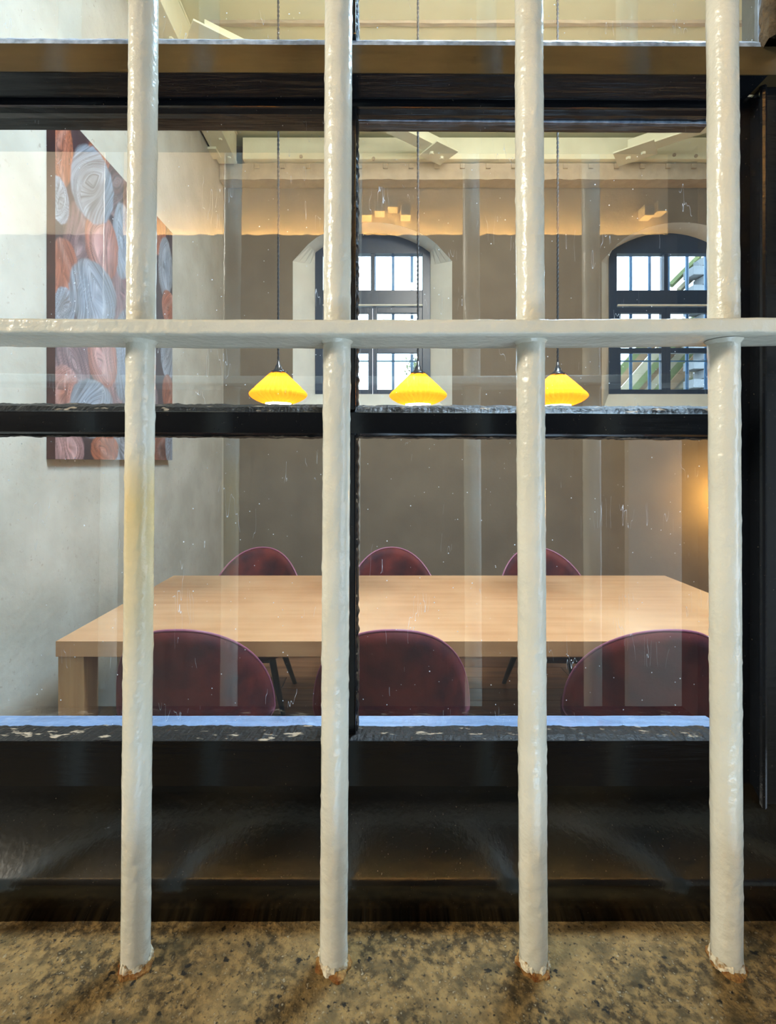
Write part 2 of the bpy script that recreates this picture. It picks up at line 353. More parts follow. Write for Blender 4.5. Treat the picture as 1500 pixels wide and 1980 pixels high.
# ------------------------------------------------------------------ far windows
def far_window(idx, c):
    wn = bpy.data.objects.new('window_%d' % idx, None); COL.objects.link(wn); wn.location = (c, 5.0, 2.13); wn['kind'] = 'structure'
    o_ = Vector((c, 5.0, 2.13))
    def fin(nm, bm, m, par=None, smooth=False):
        for v in bm.verts: v.co -= o_
        return bm_obj(nm, bm, m, par or wn, smooth)
    bm = bmesh.new(); A = outer_outline(c); B = inner_outline(c); rows = []
    for k in range(5):
        t = k/4; rows.append([bm.verts.new((a[0]*(1-t)+b[0]*t, DB+(5.0-DB)*t, a[1]*(1-t)+b[1]*t)) for a, b in zip(A, B)])
    grid_faces(bm, rows, True); fin('window_reveal', bm, M['reveal'])
    # head board filling the arch
    bm = bmesh.new(); B2 = [p for p in B if p[1] >= 3.56]; pts = [(c-.585, 3.56)]+[p for p in B2[0:]]+[(c+.585, 3.56)]
    f = bm.faces.new([bm.verts.new((p[0], 4.995, p[1])) for p in pts]); r = bmesh.ops.extrude_face_region(bm, geom=[f])
    for v in [g for g in r['geom'] if isinstance(g, bmesh.types.BMVert)]: v.co.y += .08
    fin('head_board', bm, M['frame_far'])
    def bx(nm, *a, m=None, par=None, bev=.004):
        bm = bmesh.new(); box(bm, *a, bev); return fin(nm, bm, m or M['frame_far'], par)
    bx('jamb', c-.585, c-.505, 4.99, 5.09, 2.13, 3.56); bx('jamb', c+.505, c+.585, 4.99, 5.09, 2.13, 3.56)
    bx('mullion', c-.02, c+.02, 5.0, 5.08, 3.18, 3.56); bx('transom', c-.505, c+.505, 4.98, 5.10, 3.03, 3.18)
    bx('transom_bead', c-.505, c+.505, 4.97, 4.99, 3.02, 3.035, m=M['reveal'])
    for s in (-1, 1):
        xa, xb = sorted((c+s*.0008, c+s*.505))
        cs = bpy.data.objects.new('casement', None); COL.objects.link(cs); cs.parent = wn
        cx = dict(par=cs)
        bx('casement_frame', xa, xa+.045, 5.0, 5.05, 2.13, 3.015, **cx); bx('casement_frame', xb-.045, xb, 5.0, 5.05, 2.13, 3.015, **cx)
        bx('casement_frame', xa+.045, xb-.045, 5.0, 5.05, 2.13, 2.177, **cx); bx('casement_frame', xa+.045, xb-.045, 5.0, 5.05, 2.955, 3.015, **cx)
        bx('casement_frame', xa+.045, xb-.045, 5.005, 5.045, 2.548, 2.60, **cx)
        bx('glazing_bar', xa+.045, xb-.045, 5.01, 5.04, 2.464, 2.474, m=M['ironbar'], par=cs, bev=0)
        bx('pane', xa+.045, xb-.045, 5.022, 5.026, 2.177, 2.548, m=M['glass_far'], par=cs, bev=0)
        bx('pane', xa+.045, xb-.045, 5.022, 5.026, 2.60, 2.955, m=M['glass_far'], par=cs, bev=0)
        xa, xb = sorted((c+s*.02, c+s*.505)); bx('pane', xa, xb, 5.04, 5.044, 3.18, 3.56, m=M['glass_far'], bev=0)
    x = (.162 if c < 1 else 2.646)
    xs = [x+.1965*k for k in range(-6, 7) if abs(x+.1965*k-c) < .56]
    for xx in xs:
        bm = bmesh.new(); tube(bm, [(xx, 5.14, 2.0), (xx, 5.14, 3.62)], .016, 10); fin('security_bar', bm, M['ironbar'], smooth=True)
    return wn
far_window(2, WC[0]); far_window(3, WC[1])

# ------------------------------------------------------------------ near barred window: frame, rails, panes
wn = bpy.data.objects.new('window_1', None); COL.objects.link(wn); wn['kind'] = 'structure'
def Zp(py, d): return EYE+(PY0-py)/F*d
def Xp(px, d): return (px-PX0)/F*d
FX0, FX1 = X0, Xp(1500, .46)+.05
SH = 6/ (1363/F) / F     # the top rails run down a little to the right
# sloping timber sill: front fascia, rounded nose, slope
d0, ds = .412, .462
zt = Zp(1692, d0); zb = Zp(1520, ds)
nose = [(d0-.0005, Zp(1790, d0)), (d0, zt-.012)]
for k in range(1, 11):
    a = k/10*math.radians(50); nose.append((d0+.0105*(1-math.cos(a)), zt-.012+.0105*math.sin(a)))
sill = profile_x('sloping_sill', nose+[(ds, zb), (.52, zb+.003), (.52, Zp(1790, d0))], FX0, FX1+.1, M['black_sill'], wn, 60, .00008, 3)
for p in sill.data.polygons: p.use_smooth = len(p.vertices) == 4
# bottom rail + putty + dusty bead
profile_x('bottom_rail', [(ds, zb-.004), (ds, EYE-.2626), (.470, EYE-.2655), (.4965, EYE-.2675), (.4965, zb-.004)], FX0, Xp(1392, .47), M['black'], wn, 60, .0004, 9)
zg = Zp(1412, .492)
profile_x('putty_strip', [(.464, EYE-.2640), (.474, EYE-.2635), (.486, EYE-.2645), (.4945, EYE-.2658), (.4945, EYE-.269), (.464, EYE-.268)], FX0, Xp(1392, .47), M['putty'], wn, 420, .0024, 11)
# ledge on the room side of the glass, seen through it
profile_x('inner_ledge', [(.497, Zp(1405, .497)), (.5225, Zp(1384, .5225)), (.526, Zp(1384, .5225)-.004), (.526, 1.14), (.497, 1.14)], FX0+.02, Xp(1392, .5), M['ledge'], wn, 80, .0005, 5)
# mid rail
profile_x('mid_rail', [(.470, Zp(838, .47)), (.470, Zp(798, .47)), (.485, Zp(792, .485)), (.510, Zp(792, .5)), (.510, Zp(838, .495)), (.487, Zp(844, .487)), (.475, Zp(842, .475))], FX0, Xp(1392, .48), M['black'], wn, 60, .0004, 13, SH)
profile_x('putty_strip', [(.473, Zp(800, .473)), (.480, Zp(788, .480)), (.494, Zp(783, .494)), (.494, Zp(800, .494))], FX0, Xp(1392, .48), M['putty'], wn, 420, .0020, 17, SH)
profile_x('putty_strip', [(.478, Zp(836, .478)), (.478, Zp(845, .478)), (.494, Zp(848, .494)), (.494, Zp(836, .494))], FX0, Xp(1392, .48), M['putty'], wn, 420, .0022, 23, SH)
# transom: projecting brown front, black underside with a groove and a bead
profile_x('transom_front', [(.438, Zp(141, .438)), (.4385, Zp(86, .438)), (.462, Zp(86, .438)), (.462, Zp(141, .438))], FX0, FX1+.05, M['brown'], wn, 60, .0003, 31, SH)
zu = Zp(141, .438)
profile_x('transom_underside', [(.439, zu-.0002), (.468, zu-.0012), (.468, zu+.02), (.439, zu+.02)], FX0, Xp(1500, .43), M['black'], wn, 60, .0004, 37, SH)
profile_x('transom_bead', [(.471, Zp(197, .471)+.003), (.472, Zp(206, .472)), (.478, Zp(211, .478)), (.484, Zp(222, .484)), (.492, Zp(231, .492)), (.510, Zp(231, .492)), (.510, zu+.03), (.471, zu+.03)], FX0, Xp(1392, .48), M['black'], wn, 60, .0005, 41, SH)
# muntin between the panes (three heights) with its putty
for a, b in ((-30, 88), (222, 795), (835, 1420)):
    dd = .450 if a < 0 else .487
    m_ = bmesh.new(); xa, xb = Xp(655, dd), Xp(689, dd); z0_, z1_ = Zp(b, dd), Zp(a, dd)
    if a < 0: z1_ = Z1
    box(m_, xa, xb, dd-.012 if a < 0 else .474, dd+.02, z0_, z1_, .0015); bm_obj('muntin', m_, M['black'], wn)
    m_ = bmesh.new(); rows = []
    for i in range(201):
        z = z0_+(z1_-z0_)*i/200; q = noise.noise(Vector((0, 7, z*160)))*.0016
        dz = dd-.004
        rows.append([m_.verts.new(p) for p in ((xb-.003, dz-.005, z), (xb+.0012+q, dz, z), (xb+.0022+q, dd+.007, z), (xb-.003, dd+.007, z))])
    grid_faces(m_, rows, True); bm_obj('putty_strip', m_, M['putty'], wn)
# right-hand jamb: flat face and moulding
zj0, zj1 = zb-.02, zu
box_obj('jamb', Xp(1380, .498), Xp(1474, .466), .466, .498, zj0, zj1, M['black'], wn, .002)
box_obj('jamb', Xp(1472, .452), Xp(1600, .452), .452, .498, zj0-.01, zj1, M['black'], wn, .003)
bm = bmesh.new(); tube(bm, [(Xp(1478, .45), .452, zj0), (Xp(1478, .45), .452, zj1)], .003, 8); bm_obj('jamb_bead', bm, M['black'], wn)
# fanlight: jamb post beyond the wide top pane
profile_x('fanlight_bead', [(.441, Zp(88, .4385)-.001), (.443, Zp(79, .443)), (.451, Zp(77, .451)), (.452, Zp(95, .452))], FX0, Xp(1466, .445), M['putty_white'], wn, 300, .0008, 43, SH)
bm = bmesh.new(); rows = []
for i in range(41):
    z = Zp(96, .44)+(Z1-Zp(96, .44))*i/40; rows.append([])
    for k, (px, d) in enumerate(((1470, .452), (1469, .446), (1474, .436), (1486, .428), (1515, .42), (1540, .42), (1540, .452))):
        q = noise.noise_vector(Vector((k*2.2, z*90, 1)))*.0035; rows[-1].append(bm.verts.new((Xp(px, d)+q.x, d+q.y*.6, z)))
grid_faces(bm, rows, True); bm_obj('fanlight_jamb', bm, M['jambstone'], wn)
# panes
def pane(x0, x1, d, z0, z1):
    return box_obj('pane', x0, x1, d, d+.0001, z0, z1, M['glass'], wn)
def pane(x0, x1, d, z0, z1):
    bm = bmesh.new(); bm.faces.new([bm.verts.new(p) for p in ((x0, d, z0), (x1, d, z0), (x1, d, z1), (x0, d, z1))])
    me = bpy.data.meshes.new('pane'); bm.to_mesh(me); bm.free(); return link('pane', me, M['glass'], wn)
GD = .495
for xa, xb in ((FX0, Xp(668, GD)), (Xp(676, GD), Xp(1392, GD))):
    pane(xa, xb, GD, Zp(1412, GD), Zp(835, GD)-.001); pane(xa, xb, GD, Zp(795, GD), Zp(225, GD))
for xa, xb in ((FX0, Xp(668, .45)), (Xp(676, .45), Xp(1469, .45))):
    pane(xa, xb, .450, Zp(100, .45), Z1)
# dusty pale bead along the pane edges (sealant)
def bead(x0, x1, z0, z1, d, seed, r=.0011):
    bm = bmesh.new(); n = 160; rows = []
    for i in range(n+1):
        t = i/n; p = Vector((x0+(x1-x0)*t, d, z0+(z1-z0)*t)); q = noise.noise(Vector((p.x*90+seed, p.z*90, 0)))*.6+.8
        hor = abs(x1-x0) > abs(z1-z0)
        rr = r*max(q, .35)
        rows.append([bm.verts.new(p+(Vector((0, -.002, 0))+Vector((0, 0, 1)) * s*rr if hor else Vector((s*rr, -.002, 0)))) for s in (-1, 1)]+
                    [bm.verts.new(p+(Vector((0, 0, 1))*s*rr*.5 if hor else Vector((s*rr*.5, 0, 0)))) for s in (1, -1)])
    grid_faces(bm, rows, True); bm_obj('sealant_bead', bm, M['putty_white'], wn)
bead(FX0, Xp(668, GD), Zp(783, GD)+.0005, Zp(783, GD)-.002, GD-.0005, 1); bead(Xp(690, GD), Xp(1392, GD), Zp(789, GD), Zp(793, GD), GD-.0005, 2)
bead(Xp(691, GD), Xp(691.5, GD), Zp(245, GD), Zp(785, GD), GD-.0005, 3, .0009); bead(Xp(691, GD), Xp(688, GD), Zp(850, GD), Zp(1405, GD), GD-.0005, 4, .0006)
bead(Xp(690, GD), Xp(1392, GD), Zp(234, GD), Zp(240, GD), GD-.0005, 5, .0012)
bead(Xp(1466, .45), Xp(1463, .45), Zp(85, .45), Z1, .4495, 6, .0016); bead(Xp(690, .45), Xp(690, .45), Zp(85, .45), Z1, .4495, 8, .0008)

# ------------------------------------------------------------------ stone sill and the bars
bm = bmesh.new(); zs = EYE-.385; rows = []
nx, ny = 330, 60
for j in range(ny+1):
    y = .24+(.43-.24)*j/ny; row = []
    for i in range(nx+1):
        x = -.55+(.55+.55)*i/nx
        h = noise.fractal(Vector((x*45, y*45, 0)), 1, 2.1, 4)*.0006+noise.noise(Vector((x*260, y*260, 3)))*.0005
        row.append(bm.verts.new((x, y, zs+h)))
    rows.append(row)
grid_faces(bm, rows)
low = [[bm.verts.new((v.co.x, v.co.y, zs-.12)) for v in rows[0]]]
grid_faces(bm, [rows[0], low[0]])
st = bm_obj('trim_3', bm, M['stone'], None, True); struct(st)
st2 = box_obj('trim_4', -2.6, 2.6, .25, .445, 0, zs-.125, M['corridor_low']); struct(st2)

grille = empty('window_grille', 'cream painted iron window bars set in the rough stone sill', 'window bars', (0, .378, zs))
def bar(px_t, px_b, mname, seed, py_b=1860, r=.0105):
    BD = .378
    top = W(px_t, 0, BD); bot = W(px_b, py_b, BD); u = (top-bot).normalized()
    top = top+u*((Z1+.05-top.z)/u.z); bot = bot-u*.012
    n = 40; L_ = 420; bm = bmesh.new(); rows = []
    for i in range(L_+1):
        p = bot+(top-bot)*i/L_; row = []
        for k in range(n):
            a = 2*math.pi*k/n; dirv = Vector((math.cos(a), math.sin(a), 0))
            q = Vector((dirv.x*.6+seed, dirv.y*.6, p.z*14)); h = noise.noise(q)*.00022
            h += max(0, noise.noise(Vector((dirv.x*3+seed, dirv.y*3, p.z*130)))-.25)*.0011+noise.noise(Vector((dirv.x*2.2+seed*2, dirv.y*2.2, p.z*55)))*.00022
            row.append(bm.verts.new(p+dirv*(r+h)-grille.location))
        rows.append(row)
    grid_faces(bm, rows, True); b = bm_obj('bar', bm, M[mname], grille, True)
    # flaked paint collar and rust at the foot
    foot = W(px_b, py_b, BD); foot.z = zs
    for nm, mt, ra, rb, ht, sd in (('rust_ring', 'rust', .0105, .0140, .0022, 1), ('paint_collar', 'flake', .0103, .0122, .006, 2)):
        bm = bmesh.new(); rows = []
        for k in range(48):
            a = 2*math.pi*k/48; q = noise.noise(Vector((math.cos(a)*1.6+seed*3, math.sin(a)*1.6, sd)))
            q2 = noise.noise(Vector((math.cos(a)*6+seed*3, math.sin(a)*6, sd)))
            dv = Vector((math.cos(a), math.sin(a), 0)); R2 = rb+(q*.005+q2*.0016 if sd == 1 else q*.003+q2*.0015); H = ht*(1+.9*q+.5*q2)
            c0 = foot-grille.location
            rows.append([bm.verts.new(c0+dv*(ra-.0015)+Vector((0, 0, -.004))), bm.verts.new(c0+dv*(ra+.0006)+Vector((0, 0, max(H, .0008)))),
                         bm.verts.new(c0+dv*(max(R2, ra+.001)*.93)+Vector((0, 0, max(H*.5, .0006)))), bm.verts.new(c0+dv*max(R2, ra+.001)+Vector((0, 0, -.003)))])
        rows.append(rows[0])
        for A, B in zip(rows[:-1], rows[1:]):
            for i in range(3): bm.faces.new((A[i], A[i+1], B[i+1], B[i]))
        o = bm_obj(nm, bm, M[mt], b); o['label'] = 'rusty ring round the foot' if sd == 1 else 'flaking paint collar at the foot'
    return b
bars = [bar(-95, -121, 'bar', 9, r=.0105), bar(278, 262, 'bar_stain', 1, 1862), bar(655, 645, 'bar', 2, 1848), bar(1022, 1031, 'bar', 3, 1856), bar(1396, 1405, 'bar', 4, 1856), bar(1770, 1786, 'bar', 5)]
bars[1]['label'] = 'bar with a yellow stain halfway down'
# flat cross bar, bars pass through it
zc1 = Zp(645, .3555); zc2 = Zp(616, .3555); bm = bmesh.new(); rows = []; n = 260
prof = [(.3555, zc1+.001), (.3555, zc2-.001), (.3565, zc2), (.400, zc2), (.4012, zc2-.001), (.4012, zc1+.001), (.400, zc1), (.3565, zc1)]
pr2 = []
for (a, b) in zip(prof, prof[1:]+prof[:1]):
    k = 6 if (Vector(a)-Vector(b)).length > .005 else 1
    for j in range(k): pr2.append(tuple(Vector(a).lerp(Vector(b), j/k)))
for i in range(n+1):
    x = -.62+1.24*i/n; rows.append([])
    sag = 0.0018*(1-((x+.02)/.32)**2)-.0012
    for (d, z) in pr2:
        q = noise.noise_vector(Vector((x*55, d*70, z*70)))*.00045+noise.noise_vector(Vector((x*190, d*200, z*200)))*.00025
        rows[-1].append(bm.verts.new(Vector((x, d+q.y, z+q.z-sag))-grille.location))
grid_faces(bm, rows, True); bm.faces.new(rows[0]); bm.faces.new(rows[-1]); bm_obj('crossbar', bm, M['bar'], grille, True)
# paint fillets where bars enter the flat bar
for b_, pb, pt in zip(range(5), (262, 645, 1031, 1405), (278, 655, 1022, 1396)):
    px = pb+(pt-pb)*(1-650/1860); bm = bmesh.new()
    lathe(bm, [(.0100, -.0035), (.0112, -.0018), (.0128, .0004)], Xp(px, .378)-grille.location.x, 0, zc1-grille.location.z, 32); bm_obj('weld_fillet', bm, M['bar'], grille, True)

# ------------------------------------------------------------------ painting on the left wall
PXF = -1.45; PD0, PD1 = 2.21, 3.47; PZ0, PZ1 = 1.452, 3.055
def uv(cx, cy):   # crop pixel -> canvas
    px = cx*.3536; py = 200+cy*.3536; d = 1.45*F/(PX0-px); return (d-PD0)/(PD1-PD0), (EYE+(PY0-py)/F*d-PZ0)/(PZ1-PZ0)
SAL = (.48, .17, .105); ORA = (.42, .115, .045); GRY = (.30, .31, .34); WHB = (.34, .39, .48); MAU = (.30, .17, .18); BRN = (.15, .065, .055); PNK = (.58, .32, .30)
ell = [  # cx, cy, half width, half height, tilt, inner, rim
 (640, 430, 90, 190, -.25, BRN, MAU), (430, 740, 75, 190, -.2, MAU, BRN), (655, 1030, 60, 170, -.2, MAU, BRN), (405, 1430, 90, 160, -.1, MAU, MAU), (655, 1570, 60, 130, -.1, MAU, PNK),
 (340, 250, 55, 190, -.12, SAL, ORA), (545, 280, 50, 90, -.5, ORA, SAL), (325, 530, 50, 115, 0, GRY, WHB), (350, 930, 75, 180, -.15, ORA, SAL), (800, 560, 60, 170, -.2, SAL, BRN),
 (670, 750, 50, 190, -.1, WHB, GRY), (560, 780, 85, 165, -.1, PNK, ORA), (510, 450, 105, 200, -.28, GRY, WHB), (350, 1120, 55, 110, -.2, GRY, WHB),
 (800, 900, 55, 190, -.1, GRY, WHB), (760, 1300, 60, 170, -.1, SAL, ORA), (860, 700, 45, 120, -.2, ORA, SAL), (905, 900, 34, 150, -.1, WHB, GRY), (925, 1130, 36, 95, .1, ORA, SAL), (920, 1350, 36, 150, -.1, GRY, WHB), (920, 1590, 30, 100, .1, ORA, ORA),
 (515, 1060, 115, 180, -.15, WHB, GRY), (690, 1380, 60, 240, -.1, WHB, GRY), (565, 1400, 75, 145, 0, PNK, ORA), (350, 1570, 80, 130, -.1, SAL, PNK), (510, 1670, 110, 150, 0, WHB, GRY),
 (800, 1650, 60, 170, -.1, GRY, MAU), (375, 1880, 80, 110, .1, PNK, MAU), (660, 1850, 55, 120, 0, GRY, WHB), (575, 1890, 70, 75, 0, SAL, ORA), (890, 1890, 45, 90, 0, BRN, SAL), (930, 1850, 25, 120, 0, WHB, GRY), (790, 1900, 50, 70, 0, MAU, SAL)]
NU, NV = 260, 420
U, V = np.meshgrid(np.linspace(0, 1, NU), np.linspace(0, 1, NV))
rng = np.random.default_rng(3)
def vnoise(A, B, seed):
    r = np.random.default_rng(seed); g = r.random((64, 64)); ai = np.floor(A).astype(int); bi = np.floor(B).astype(int); fa = A-ai; fb = B-bi
    fa = fa*fa*(3-2*fa); fb = fb*fb*(3-2*fb)
    G = lambda i, j: g[i % 64, j % 64]
    return (G(ai, bi)*(1-fa)+G(ai+1, bi)*fa)*(1-fb)+(G(ai, bi+1)*(1-fa)+G(ai+1, bi+1)*fa)*fb
C = np.zeros((NV, NU, 3)); C[:] = (.055, .025, .035); C *= (.5+1.3*vnoise(U*40+6*V, V*7, 1)*vnoise(U*5, V*5, 2))[..., None]
for k, (cx, cy, hw, hh, tilt, ci, cr) in enumerate(ell):
    hw *= 1.12; hh *= 1.12
    u0, v0 = uv(cx, cy); ua = uv(cx-hw, cy)[0]; ub = uv(cx+hw, cy)[0]; vt = uv(cx, cy-hh)[1]; vb = uv(cx, cy+hh)[1]
    a = (ub-ua)/2; b = (vt-vb)/2; du = (U-u0)/a; dv = (V-v0)/b
    du = du+tilt*dv*.9                                      # lean
    ca, sa = 1, 0
    rr = np.sqrt(du**2+np.abs(dv)**2.3)+.07*(vnoise(U*9, V*9, k+5)-.5)
    th = np.arctan2(dv, du)
    fl = np.abs(du-.45*np.sin(dv*2.4+k)); stroke = .1+.9*vnoise((.55*rr+.6*fl)*24+40, dv*1.6+9, k+90)
    fine = vnoise((.5*rr+.5*fl)*70+60, dv*2.5+9, k+40)
    mask = np.clip((1-rr+.05*(vnoise(th*6+9, rr*3, k+7)-.5))*13, 0, 1)
    fold = np.clip(1-np.abs(du-.45*np.sin(dv*3+k))*3.2, 0, 1)      # pale twisted fold down the middle
    t = np.clip(rr**2*.9+.25*(fine-.5), 0, 1)[..., None]
    col = np.array(ci)*(1-t)+np.array(cr)*t
    col = col*(.22+.62*stroke+.42*(fine-.3))[..., None]
    col = col+fold[..., None]*.08*np.array((1, .95, .95))*(.4+fine[..., None])
    op = (mask*(.66+.38*np.clip(.35+stroke*.4+fine*.6, 0, 1)))[..., None]
    C = C*(1-op)+col*op
C = np.clip(C*.78, 0.01, .9)
me = bpy.data.meshes.new('painted_face')
vy = PD0+U.ravel()*(PD1-PD0); vz = PZ0+V.ravel()*(PZ1-PZ0)
pt = empty('painting', 'large unframed abstract canvas of salmon and grey brushed ovals on left wall', 'painting', (PXF-.02, PD0, PZ0))
co = np.stack([np.full(NU*NV, .0205), vy-PD0, vz-PZ0], 1)
idx = np.arange(NU*NV).reshape(NV, NU); fc = np.stack([idx[:-1, :-1], idx[:-1, 1:], idx[1:, 1:], idx[1:, :-1]], -1).reshape(-1, 4)
me.from_pydata(co.tolist(), [], fc.tolist())
ca = me.color_attributes.new('paint', 'FLOAT_COLOR', 'POINT'); ca.data.foreach_set('color', np.concatenate([C.reshape(-1, 3), np.ones((NU*NV, 1))], 1).ravel().astype(np.float32))
m = bpy.data.materials.new('oil_paint'); m.use_nodes = True; N = m.node_tree.nodes; L = m.node_tree.links
at = N.new('ShaderNodeAttribute'); at.attribute_name = 'paint'; L.new(at.outputs['Color'], N['Principled BSDF'].inputs['Base Color']); N['Principled BSDF'].inputs['Roughness'].default_value = .45
link('painted_face', me, m, pt)
box_obj('canvas', -.019, .020, 0, PD1-PD0, 0, PZ1-PZ0, M['canvas_side'], pt, .002)['label'] = 'dark plum canvas edges'

# ------------------------------------------------------------------ table
TZ = .746; TX0, TX1, TD0, TD1 = -1.245, 1.752, 1.90, 3.0
tb = empty('dining_table', 'long pale beech dining table with thick top and square legs', 'table', ((TX0+TX1)/2, (TD0+TD1)/2, 0)); ox, oy, _ = tb.location
box_obj('tabletop', TX0-ox, TX1-ox, TD0-oy, TD1-oy, TZ-.060, TZ, M['table'], tb, .0015)
for xa in (TX0+.003, TX1-.103):
    for ya in (TD0+.01, TD1-.11):
        box_obj('leg', xa-ox, xa+.1-ox, ya-oy, ya+.1-oy, 0, TZ-.062, M['table_leg'], tb, .002)
for ya in (TD0+.12, TD1-.15):
    box_obj('apron', TX0+.12-ox, TX1-.12-ox, ya-oy, ya+.03-oy, TZ-.11, TZ-.061, M['table_side'], tb, .002)

# ------------------------------------------------------------------ chairs
def make_chair():
    t = empty('dining_chair', '', 'chair')
    # backrest shell: outline in (s, z), curving forward (+y) at the sides; back plane at y=-.25
    def pos(a, r, off):
        ex = math.copysign(abs(math.cos(a))**.92, math.cos(a)); ez = math.sin(a)
        x = .292*ex*r; z = .505+(.362 if ez > 0 else .11)*ez*r
        if ez < 0: x *= 1-.12*ez*ez
        y = -.25+.17*(abs(x)/.285)**2
        n = Vector((-2*.17*x/.285**2, 1, 0)).normalized()
        z_l = (z-.4)/.47
        return Vector((x, y-.05*z_l, z))+n*off
    bm = bmesh.new(); n = 56; m_ = 9; fr, bk = [], []
    for j in range(1, m_+1):
        r = j/m_; puff = .016*(1-r**4)+.008
        fr.append([bm.verts.new(pos(2*math.pi*k/n, r, puff)) for k in range(n)])
        bk.append([bm.verts.new(pos(2*math.pi*k/n, r, -puff*.7)) for k in range(n)])
    for S_ in (fr, bk):
        grid_faces(bm, S_, True); bm.faces.new(S_[0])
    grid_faces(bm, [fr[-1], bk[-1]], True)
    bm_obj('backrest', bm, M['velvet'], t, True)
    bm = bmesh.new(); pts = [pos(2*math.pi*k/72, 1.012, .001) for k in range(73)]; tube(bm, pts, .0052, 8, False)
    bm_obj('piping', bm, M['piping'], t, True)['label'] = 'mauve piping round the backrest'
    # seat: rounded cushion
    bm = bmesh.new(); rows = []
    for r, z in ((.001, .475), (.12, .478), (.20, .474), (.235, .462), (.25, .44), (.250, .40), (.240, .35), (.215, .315), (.15, .295), (.001, .293)):
        rows.append([])
        for k in range(48):
            a = 2*math.pi*k/48; e = 1+.07*abs(math.sin(2*a))
            rows[-1].append(bm.verts.new((r*e*math.cos(a)*1.02, r*e*math.sin(a)*.98, z)))
    grid_faces(bm, rows, True); bm_obj('seat', bm, M['velvet'], t, True)
    for sx in (-1, 1):
        for sy in (-1, 1):
            bm = bmesh.new(); tube(bm, [(sx*.14, sy*.13, .31), (sx*.18, sy*.175, .16), (sx*.225, sy*.22, 0)], [.021, .018, .013], 12)
            bm_obj('leg', bm, M['leg'], t, True)
    bm = bmesh.new(); box(bm, -.15, .15, -.14, .14, .280, .297, .006); bm_obj('seat_frame', bm, M['leg'], t)
    return t
ch = make_chair()
def dup(root):
    r = root.copy(); COL.objects.link(r)
    for c in list(root.children):
        k = c.copy(); COL.objects.link(k); k.parent = r
        for g in c.children:
            q = g.copy(); COL.objects.link(q); q.parent = k
    return r
spec = [(-.695, 1.955, .04, 'burgundy velvet chair at near side of table, beside the left wall'),
        (.052, 1.955, 0, 'burgundy velvet chair at near side of table, middle of three seen from behind'),
        (1.01, 1.955, -.04, 'burgundy velvet chair at near side of table, right of three seen from behind'),
        (-.755, 2.965, math.pi+.03, 'burgundy velvet chair on far side of table, nearest the left wall'),
        (.092, 2.965, math.pi, 'burgundy velvet chair on far side of table, middle of three'),
        (1.035, 2.965, math.pi-.04, 'burgundy velvet chair on far side of table, right of three')]
for i, (x, d, rz, lab) in enumerate(spec):
    o = ch if i == 0 else dup(ch); o.location = (x, d, 0); o.rotation_euler = (0, 0, rz); o['label'] = lab; o['group'] = 'velvet chairs round the table'

# ------------------------------------------------------------------ pendant lamps
def make_pendant():
    t = empty('pendant_lamp', '', 'lamp')              # origin at the bottom of the shade
    prof = [(.036, .150), (.045, .142), (.065, .122), (.088, .099), (.110, .077), (.127, .060), (.137, .048), (.139, .041), (.136, .033), (.124, .022), (.104, .010), (.082, .001), (.068, -.003)]
    bm = bmesh.new(); n = 144; rows = []
    for i, (r, z) in enumerate(prof):
        ph = math.pi/2 if 5 <= i <= 8 else 0
        rows.append([bm.verts.new(((r+.0038*math.cos(k*math.pi/2*1.0+ph)*(r/.1)**.6)*math.cos(2*math.pi*k/n), (r+.0038*math.cos(k*math.pi/2+ph)*(r/.1)**.6)*math.sin(2*math.pi*k/n), z)) for k in range(n)])
    grid_faces(bm, rows, True); sh = bm_obj('shade', bm, M['shade'], t)
    bm = bmesh.new(); lathe(bm, [(.0005, .002), (.062, .002), (.064, -.0045), (.0005, -.0045)], n=40); bm_obj('diffuser', bm, M['diffuser'], t, False)['label'] = 'glowing white disc under the shade'
    bm = bmesh.new(); lathe(bm, [(.002, .050), (.018, .053), (.028, .068), (.028, .082), (.018, .100), (.012, .115)], n=20, caps=True); bm_obj('bulb', bm, M['bulb'], t, True)
    bm = bmesh.new(); lathe(bm, [(.037, .150), (.037, .156), (.026, .158), (.024, .166), (.017, .170), (.015, .182), (.0085, .192), (.006, .212), (.003, .214)], n=28, caps=True)
    bm_obj('lampholder', bm, M['socket'], t, True)
    bm = bmesh.new(); tube(bm, [(.040*math.cos(a), .040*math.sin(a), .146+.004*math.sin(3*a)) for a in [2*math.pi*k/36 for k in range(37)]], .0028, 6, False)
    tube(bm, [(.036, 0, .150), (.046, 0, .156), (.044, 0, .146)], .002, 6); bm_obj('collar_ring', bm, M['socket'], t)
    H = ZC-1.735
    bm = bmesh.new()
    for s in (0, math.pi):
        k = int((H-.2)/.006); tube(bm, [(.0027*math.cos(s+i*.85), .0027*math.sin(s+i*.85), .2+i*.006) for i in range(k)], .0034, 5)
    bm_obj('cord', bm, M['cord'], t, True)
    bm = bmesh.new(); lathe(bm, [(.05, H), (.05, H-.02), (.012, H-.035)], n=24, caps=True); bm_obj('ceiling_rose', bm, M['socket'], t)
    l = bpy.data.lights.new('bulb_light', 'POINT'); l.energy = .75; l.color = (1, .72, .38); l.shadow_soft_size = .03
    return t, l
pend, pl = make_pendant()
for i, (px, py, lab) in enumerate(((538, 779, 'yellow pleated pendant lamp over the table, nearest the painting'), (808, 781, 'yellow pleated pendant lamp over the table, in front of far left window'), (1078, 783, 'yellow pleated pendant lamp over the table, half hidden behind the third bar'))):
    o = pend if i == 0 else dup(pend)
    p = W(px, py, 2.45); o.location = (p.x, p.y, p.z); o['label'] = lab; o['group'] = 'yellow pendant lamps above the table'
    lo_ = bpy.data.objects.new('bulb_light', pl); COL.objects.link(lo_); lo_.location = (p.x, p.y, p.z+.035)

